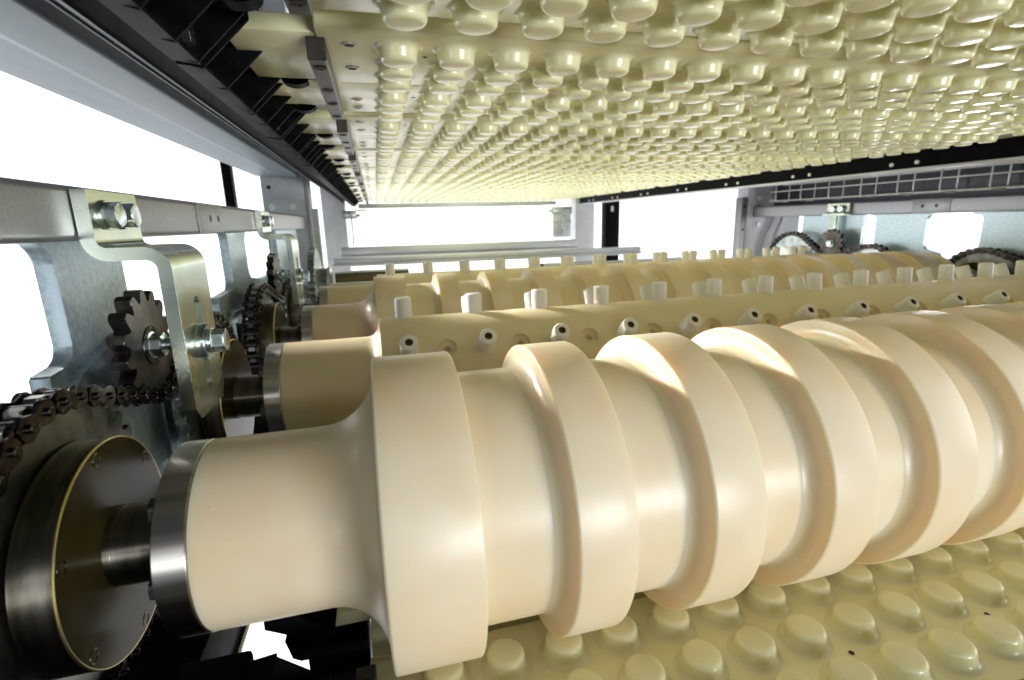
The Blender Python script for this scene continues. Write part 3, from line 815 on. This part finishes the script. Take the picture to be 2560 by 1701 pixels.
t = thing('cross_rail', 'silver cross rail closing the far end of the overhead belt', 'rail', (0, 2.77, .088))
obj('rail_body', boxbm(-.075, .985, 0, .03, 0, .020, bev=.001), 'alu', t); obj('rail_lip', boxbm(-.075, .905, -.006, -.001, -.003, 0.001, bev=.0005), 'alu', t)
# far end brackets with bolts
for nm, x0, x1, lab in (('end_bracket', .945, 1.058, 'shiny zinc bracket hanging below the right end of the far cross rail'), ('end_bracket', -.150, -.085, 'small zinc bracket below the left end of the far cross rail')):
    t = thing(nm, lab, 'bracket', (x0, 2.72, -.09))
    w_ = x1 - x0
    obj('mount_block', boxbm(0, w_, 0, .03, .125, .165, bev=.002), 'sprockl', t)
    if x0 > 0:
        obj('leg_plate', boxbm(.004, w_ - .004, .008, .014, .0, .1245, bev=.001), 'alu', t)
        obj('leg_band', boxbm(.004, w_ - .004, .002, .0075, .078, .090, bev=.001), 'sprockl', t)
        obj('leg_rod', boxbm(.055, .075, .0, .0018, .004, .118, bev=.0005), 'zinc', t)
        obj('round_bolt', lathebm(cylp(-.02, 0.0, .010, .003), 20, c=(0, .012, .142)), 'zinc', t)
    else:
        obj('leg_plate', boxbm(w_ - .030, w_ - .022, -.004, .014, -.005, .1245, bev=.001), 'zinc', t)
        obj('round_bolt', lathebm(cylp(w_, w_ + .018, .009, .003), 20, c=(0, .012, .139)), 'zinc', t)
        obj('bolt_pin', lathebm(cylp(w_, w_ + .05, .005, .002), 16, c=(0, .012, .165)), 'zinc', t)
# aluminium cross rails behind the rollers
t = thing('cross_rail', 'upper of two grey aluminium rails across the back, behind the pins', 'rail', (0, 2.62, -.115))
obj('rail_body', boxbm(-.17, 1.05, 0, .05, -.043, .0144, bev=.003), 'alu', t); obj('groove_shade_strip', boxbm(-.17, 1.05, -.002, -.0002, -.027, -.022), 'sprockm', t)  # darker strip on the rail face paints the shade of a groove
t = thing('cross_rail', 'lower longer grey aluminium rail with its end at the black upright', 'rail', (0, 2.35, -.145))
obj('rail_body', boxbm(-.19, 1.285, 0, .05, -.022, .008, bev=.003), 'alu', t); obj('rail_lip', boxbm(-.19, 1.285, -.004, -.0002, -.028, -.016, bev=.001), 'alu', t)
t = thing('cross_rail', 'short dark olive rail behind the fourth roller neck', 'rail', (0, 1.62, -.150))
obj('rail_body', boxbm(-.13, .09, 0, .04, -.030, .010, bev=.002), 'brass', t); obj('rail_top', boxbm(-.13, .09, 0.002, .04, .0102, .016, bev=.001), 'alu', t)
t = thing('cross_rail', 'dark rail low behind the right half of the far pins', 'rail', (0, 2.2, -.190))
obj('rail_body', boxbm(.72, 1.45, 0, .06, -.06, .0, bev=.002), 'blackp', t); obj('rail_lip', boxbm(.72, 1.45, -.004, -.0002, -.006, 0.002, bev=.001), 'post', t)

# wire basket over the right tie bar
t = thing('wire_basket', 'welded wire cable basket above the right steel bar', 'cable basket', (1.40, .4, .050))
def rod(p, q, r=.0021): 
    bm = bmesh.new(); tube(bm, [p, q], r, 8); return bm
for (x, z) in ((0, .0), (0, .032), (0, .055), (.052, 0), (.052, .055)):
    obj('long_wire', rod((x, 0, z), (x, 1.22, z)), 'wire', t)
for k in range(11):
    y = .066 + .1125 * k
    for dy in (0,):
        bm = bmesh.new(); tube(bm, [(-.0025, y, .057), (-.0025, y, .006), (.002, y, -.003), (.05, y, -.003), (.0545, y, .006), (.0545, y, .057)], .0021, 8); obj('cross_wire', bm, 'wire', t)
t = thing('cable_duct', 'dark navy duct behind the wire basket', 'duct', (1.475, .4, .02))
obj('duct_body', boxbm(0, .04, 0, 1.285, .0, .13, bev=.002), metal('navy_duct', (.008, .010, .018), (.014, .017, .028), .4, metallic=0), t); obj('duct_lid', boxbm(-.002, .042, 0, 1.285, .1302, .135, bev=.001), 'blackp', t)
t = thing('cable', 'grey cable curving down beside the right post', 'cable', (1.47, 1.66, -.03))
bm = bmesh.new(); tube(bm, [(.03, 0, .05), (.02, 0, .0), (.0, .0, -.04), (-.012, 0, -.09), (-.014, 0, -.2)], .006, 10); obj('cable_run', bm, 'cable', t)
bm = bmesh.new(); tube(bm, [(.045, .01, .05), (.034, .01, .0), (.014, .01, -.04), (.0, .01, -.09), (.0, .01, -.2)], .006, 10); obj('cable_run', bm, 'cable', t)
t = thing('stud_bolt', 'upright threaded stud beside the right toothed wheel', 'bolt', (1.405, 1.235, -.09))
obj('stud_rod', lathebm(cylp(.0, .055, .0045), 16, axis='Z'), 'zinc', t); obj('hex_nut', hexbm(-.012, .0, .015, 'Z'), 'zinc', t)

# ------------------------------------------------------------------ lower frame
t = thing('lower_beam', 'black lower frame beam under the sprockets, bottom left corner', 'beam', (-.1465, 0, -.33))
obj('beam_body', boxbm(-.14, 0, -.2, 1.9, -.03, .030, bev=.0015), 'blackp', t); obj('beam_strip', boxbm(.0002, .003, -.2, 1.9, -.032, -.024, bev=.0005), 'brass', t)
t = thing('lower_bracket', 'black bracket with an end bolt in the white gap, bottom left', 'bracket', (-.112, .243, -.286))
obj('bracket_arm', boxbm(-.03, .0115, -.1, .075, -.012, .016, bev=.003), 'black', t)
b_ = obj('bolt_shank', lathebm([(.0115, .0035), (.016, .0035)], 16, c=(0, .060, -.002)), 'screw', t); obj('bolt_head', hexbm(.016, .022, .0125, 'X', (0, .060, -.002)), 'screw', b_)
t = thing('conveyor_belt', 'grey modular belt showing between the lower trays', 'belt', (0, .34, -.352))
obj('belt_frame', boxbm(-.03, 1.25, -.15, .30, -.02, -.0045), 'belt', t)
for k in range(12):
    for r in range(3):
        x = -.028 + .042 * k
        bm = bmesh.new(); prism(bm, [(0, 0), (.0405, 0), (.0405, .020), (.030, .020), (.030, .030), (.0115, .030), (.0115, .020), (0, .020)], 'Z', -.0044, .0, bev=.0006)
        obj('belt_module', bm, 'belt', t, loc=(x + (.021 if r % 2 else 0), -.045 + .032 * r, 0))
